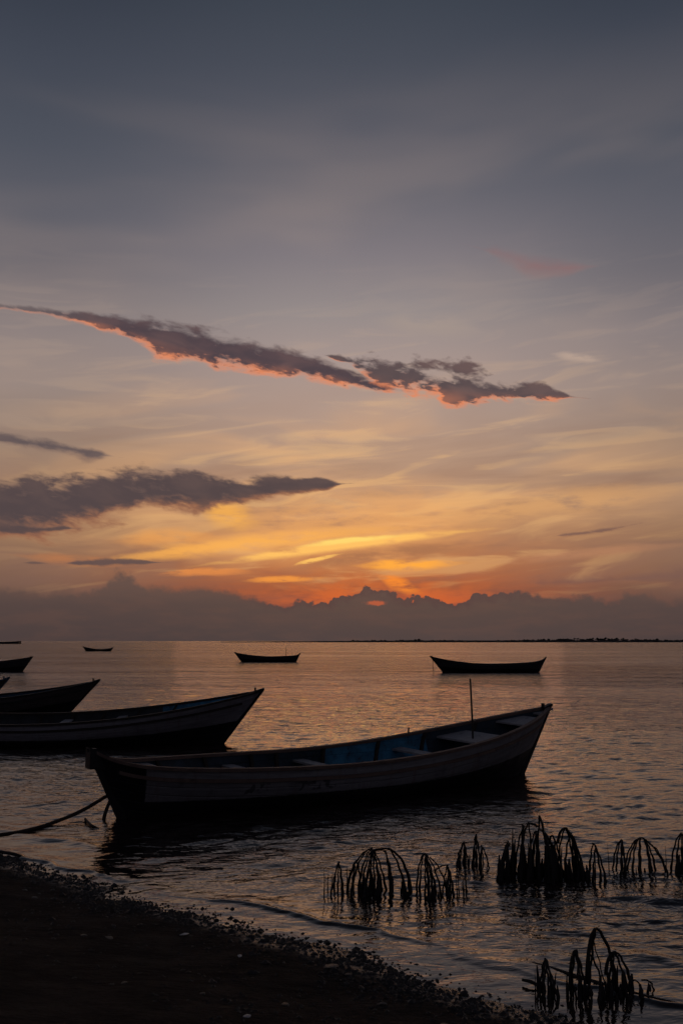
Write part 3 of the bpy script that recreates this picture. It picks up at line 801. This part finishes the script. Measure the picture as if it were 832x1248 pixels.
c.arch((783, 1024), (812, 1062), .45, (.008, .014), 0, .02, (776, 1030)); c.arch((797, 1034), (808, 1062), .4, (.006, .012))
c.beard(774, 800, 1046, 9, .010); c.spike(814, 1035, .005, 0)
c = Roots('clump of roots cut by the right edge', 836, 1062, 6)
for f in (821, 824, 828): c.arch((832, 1018), (f, 1061), .4, (.007, .013))
for f in (834, 840, 846, 852): c.arch((834, 1018), (f, 1063), .45, (.007, .014))
c.beard(822, 850, 1040, 9, .013)
c = Roots('open arching root clump nearest the camera at the lower right', 728, 1212, 7)
c.arch((727, 1140), (716, 1205), .15, (.008, .010), 0, 0); c.arch((729, 1139), (752, 1215), .40, (.0095, .011), 0, .02, (716, 1200))
for f in (691, 696, 703, 709): c.arch((704, 1164), (f, 1212), .45, (.006, .009))
c.arch((704, 1163), (716, 1200), .5, (.007, .009), 0, .02, (696, 1204))
c.arch((722, 1146), (740, 1185), .2, (.004, .006), .01, .02); c.arch((718, 1166), (735, 1208), .6, (.006, .008), 0, .0)
for f in (742, 746, 758, 765): c.arch((748, 1165), (f, 1212), .4, (.006, .009))
c.arch((750, 1165), (770, 1206), .5, (.008, .012), 0, .02, (738, 1190)); c.arch((772, 1196), (783, 1212), .6, (.005, .007), 0, .02, (764, 1206)); c.arch((780, 1196), (798, 1211), .7, (.005, .007))
c.beard(696, 794, 1200, 24, .013); c.beard(700, 770, 1186, 10, .008); c.beard(692, 718, 1192, 7, .007); c.beard(736, 766, 1190, 8, .007); c.beard(700, 765, 1200, 12, .010)
for f in (660, 664, 669, 674, 679): c.arch((668, 1172), (f, 1206), .35, (.006, .010))
c.spike(653, 1181, .005, 0); c.beard(658, 684, 1190, 7, .009)
# the root log they stand along
def limb(name, pts, rad, label, cat, mat=None, group=None, k=9):
    P_ = [Vector(p) for p in pts]; P_ = [P_[0]*2-P_[1]]+P_+[P_[-1]*2-P_[-2]]; out = []; ro = []
    for i in range(1, len(P_)-2):
        for j in range(6):
            t = j/6; a, b_, c_, d_ = P_[i-1:i+3]
            out.append(.5*((2*b_)+(c_-a)*t+(2*a-5*b_+4*c_-d_)*t*t+(3*b_-a-3*c_+d_)*t**3)); ro.append((rad[i-1]*(1-t)+rad[i]*t)*random.uniform(.93, 1.07))
    out.append(P_[-2]); ro.append(rad[-1])
    o = MB().tube(out, ro, k).build(name, mat or BARK, None, True); tag(o, label, cat, group); return o
limb('driftwood', [grd(628, 1172, -.012), grd(650, 1174, .004), grd(675, 1181, .002), grd(705, 1191, .006), grd(740, 1202, .006), grd(790, 1216, .004), grd(850, 1229, .0)],
     [.004, .009, .012, .014, .018, .015, .012], 'long dark branch lying low through the nearest root clump at the right', 'branch')
limb('driftwood', [grd(636, 1194, .03), grd(648, 1197, .03), grd(664, 1207, .0)], [.009, .012, .008], 'short curled stick at the water edge left of the nearest roots', 'stick')
limb('driftwood', [grd(-30, 1034, .01), grd(0, 1038, .03), grd(18, 1041, .03), grd(31, 1045, .01)], [.012, .018, .016, .008], 'dark piece of driftwood in the water at the left edge', 'driftwood')
limb('driftwood', [grd(104, 998, .03), grd(112, 1006, .02), grd(124, 1011, -.01)], [.014, .016, .008], 'stub of wood floating below the stern of the nearest boat', 'driftwood')
# ropes at the stern of the main boat
ps = A+Vector((math.cos(ang)*.10, math.sin(ang)*.10-.12, .42))
limb('mooring_rope', [ps, ps.lerp(grd(100, 988, .10), .5)+Vector((0, 0, .0)), grd(100, 988, .10), grd(72, 1000, .04), grd(40, 1010, .015), grd(0, 1017, .01), grd(-120, 1030, .0), grd(-260, 1044, .05)],
     [.02, .022, .023, .022, .02, .018, .016, .016], 'thick mooring rope running from the stern of the nearest boat into the water at left', 'rope', ROPE)
limb('anchor_rope', [A+Vector((-.10, -.05, .27)), A+Vector((-.16, -.07, .12)), A+Vector((-.20, -.09, -.05))], [.02, .024, .026], 'short rope hanging straight down off the stern of the nearest boat', 'rope', ROPE)

# ------------------------------------------------------------ stones and wrack
m, g, b, tc = material('dark_wet_stone'); STONE = m
n = g.noise(tc.outputs['Object'], 14, 4, .6)
g.put(b.inputs['Base Color'], g.mix(g.sm(.35, .65, n), (.03, .025, .022), (.07, .058, .05))); b.inputs['Roughness'].default_value = .42; bump(g, b, n, .6, .01)
m, g, b, tc = material('pale_shell'); SHELL = m
n = g.noise(tc.outputs['Object'], 40, 3, .6)
g.put(b.inputs['Base Color'], g.mix(n, (.55, .52, .48), (.75, .72, .68))); b.inputs['Roughness'].default_value = .35
def stone_mesh(name, seed, flat=.6):
    bmx = bmesh.new(); bmesh.ops.create_icosphere(bmx, subdivisions=2, radius=1)
    r = random.Random(seed); d1 = [Vector((r.gauss(0, 1), r.gauss(0, 1), r.gauss(0, 1))).normalized() for _ in range(9)]; hh = [r.uniform(.55, .95) for _ in d1]
    for v in bmx.verts:
        for dd, h in zip(d1, hh):
            e = v.co.dot(dd)
            if e > h: v.co -= dd*(e-h)
        v.co.z *= flat
    me = bpy.data.meshes.new(name); bmx.to_mesh(me); bmx.free(); me.materials.append(STONE); return me
protos = [stone_mesh('stone', i, .45+.1*(i % 4)) for i in range(8)]
def z_at(x, y): return float(terr(np.array(x), np.array(y)))
def place_stone(x, y, r, label, cat='stone', name='stone', sink=.25, group=None, me=None):
    o = bpy.data.objects.new(name, me or random.choice(protos)); link(o)
    z = max(z_at(x, y), -.02); o.location = (x, y, z+r*(.35-sink)); o.scale = (r*random.uniform(.8, 1.5), r*random.uniform(.7, 1.1), r*random.uniform(.7, 1.1))
    o.rotation_euler = (random.uniform(-.2, .2), random.uniform(-.2, .2), random.uniform(0, 6.28)); tag(o, label, cat, group); return o
q = grd(404, 1184); place_stone(q.x, q.y, .045, 'largest flat dark rock standing in the film of water mid shoreline')
q = grd(600, 1192); place_stone(q.x, q.y, .04, 'dark rock in the shallow water left of the nearest roots')
q = grd(352, 1152); place_stone(q.x, q.y, .028, 'lone small stone wet by the wave left of centre')
GS = 'small dark stones scattered along the waterline'; LS = 'small dark rounded stone among many along the waterline'
for i in range(26):
    l = random.uniform(.2, 6.2); s = random.uniform(.35, 1.7); p = SA+SD*l+SN*s
    place_stone(p.x, p.y, random.uniform(.012, .032), 'small dark clod lying on the open sand above the waterline', 'stone', group='clods on the open sand', sink=.4)
i = 0
while i < 264:
    l = random.uniform(-.5, 7.2); s = random.gauss(.06, .17); s += random.uniform(-.35, 0) if random.random() < .25 else 0
    cl = math.sin(l*3.1+s*5)*math.sin(l*7.7-s*9+1)+.5*math.sin(l*1.3+2)
    if random.random() > .25+.6*max(0, cl): continue
    s -= float(wig(np.array(l))); p = SA+SD*l+SN*s; i += 1
    place_stone(p.x, p.y, random.choice((.007, .009, .011, .014, .02))*random.uniform(.7, 1.3), LS, 'stone', group=GS)
def shell(px, py, r, label, z=.08, col=SHELL):
    q = grd(px, py, z); zz = z_at(q.x, q.y); q = grd(px, py, zz)
    m_ = MB(); n = 9
    for i in range(2):
        pts = []
    rr = random.Random(px); V = [(0, 0, r*.45)]; Fc = []
    for i in range(n):
        a = 2*math.pi*i/n; k = r*rr.uniform(.7, 1.2); V.append((k*1.3*math.cos(a), k*.8*math.sin(a), 0 if i % 2 else r*.12))
    V.append((0, 0, -.004))
    for i in range(n): Fc += [(0, 1+i, 1+(i+1) % n), (n+1, 1+(i+1) % n, 1+i)]
    o = mesh_obj('shell', V, Fc, col); o.location = (q.x, q.y, zz+.006); o.rotation_euler = (rr.uniform(-.2, .4), 0, rr.uniform(0, 3)); tag(o, label, 'shell')
shell(225, 1140, .030, 'pale crumpled shell on the dark sand left of centre')
shell(301, 1240, .020, 'pale shell lying at the bottom edge of the sand')
shell(292, 1166, .018, 'light shell at the stones near the middle of the beach')
# wrack: leaves, weed and grit nobody could count
V = []; Fc = []
for i in range(22000):
    l = random.uniform(-1.5, 8.0); cl = math.sin(l*2.1)+math.sin(l*5.3+1)*.6
    s = random.gauss(.12, .17) if random.random() < .8 else random.uniform(0, 1.5)**1.5
    cl = math.sin(l*3.1+s*5)*math.sin(l*7.7-s*9+1)+.6*math.sin(l*2.3+2)+.5*math.sin(l*17+s*21)*math.sin(l*11-s*31)
    if random.random() > .22+.6*max(0, cl): continue
    if s < -.12 and random.random() < .8: continue
    s -= float(.07*math.sin(l*1.7+.4)+.045*math.sin(l*4.1+1))
    p = SA+SD*l+SN*s; r = random.uniform(.003, .014)*(1.8 if random.random() < .06 else 1); z = 0; n0 = len(V)
    V.append((p.x, p.y, r)); k = random.choice((5, 6, 7)); a0 = random.random()*6
    for j in range(k):
        a = a0+6.283*j/k; q = r*random.uniform(.6, 1.3); V.append((p.x+q*math.cos(a)*1.4, p.y+q*math.sin(a), random.uniform(-.3, .5)*r))
    for j in range(k): Fc.append((n0, n0+1+j, n0+1+(j+1) % k))
P = np.array([tuple(v) for v in V]); P[:, 2] += np.maximum(terr(P[:, 0], P[:, 1]), 0.0)
m, g, b, tc = material('weed_and_grit'); n = g.noise(tc.outputs['Object'], 25, 3, .6)
g.put(b.inputs['Base Color'], g.mix(g.sm(.4, .65, n), (.018, .014, .012), (.05, .038, .03))); b.inputs['Roughness'].default_value = .5
o = mesh_obj('shore_wrack', P.tolist(), Fc, m); tag(o, 'band of dark weed, leaf litter and grit along the waterline', 'seaweed litter', kind='stuff')

# ------------------------------------------------------------ render settings
vs = sc.view_settings; vs.view_transform = 'Standard'; vs.look = 'None'; vs.exposure = 0; vs.gamma = 1; vs.use_curve_mapping = False
sc.cycles.adaptive_threshold = .04; sc.cycles.max_bounces = 4; sc.cycles.glossy_bounces = 3; sc.cycles.diffuse_bounces = 2; sc.cycles.use_denoising = True
sc.cycles.caustics_reflective = False; sc.cycles.caustics_refractive = False; sc.cycles.sample_clamp_indirect = 3
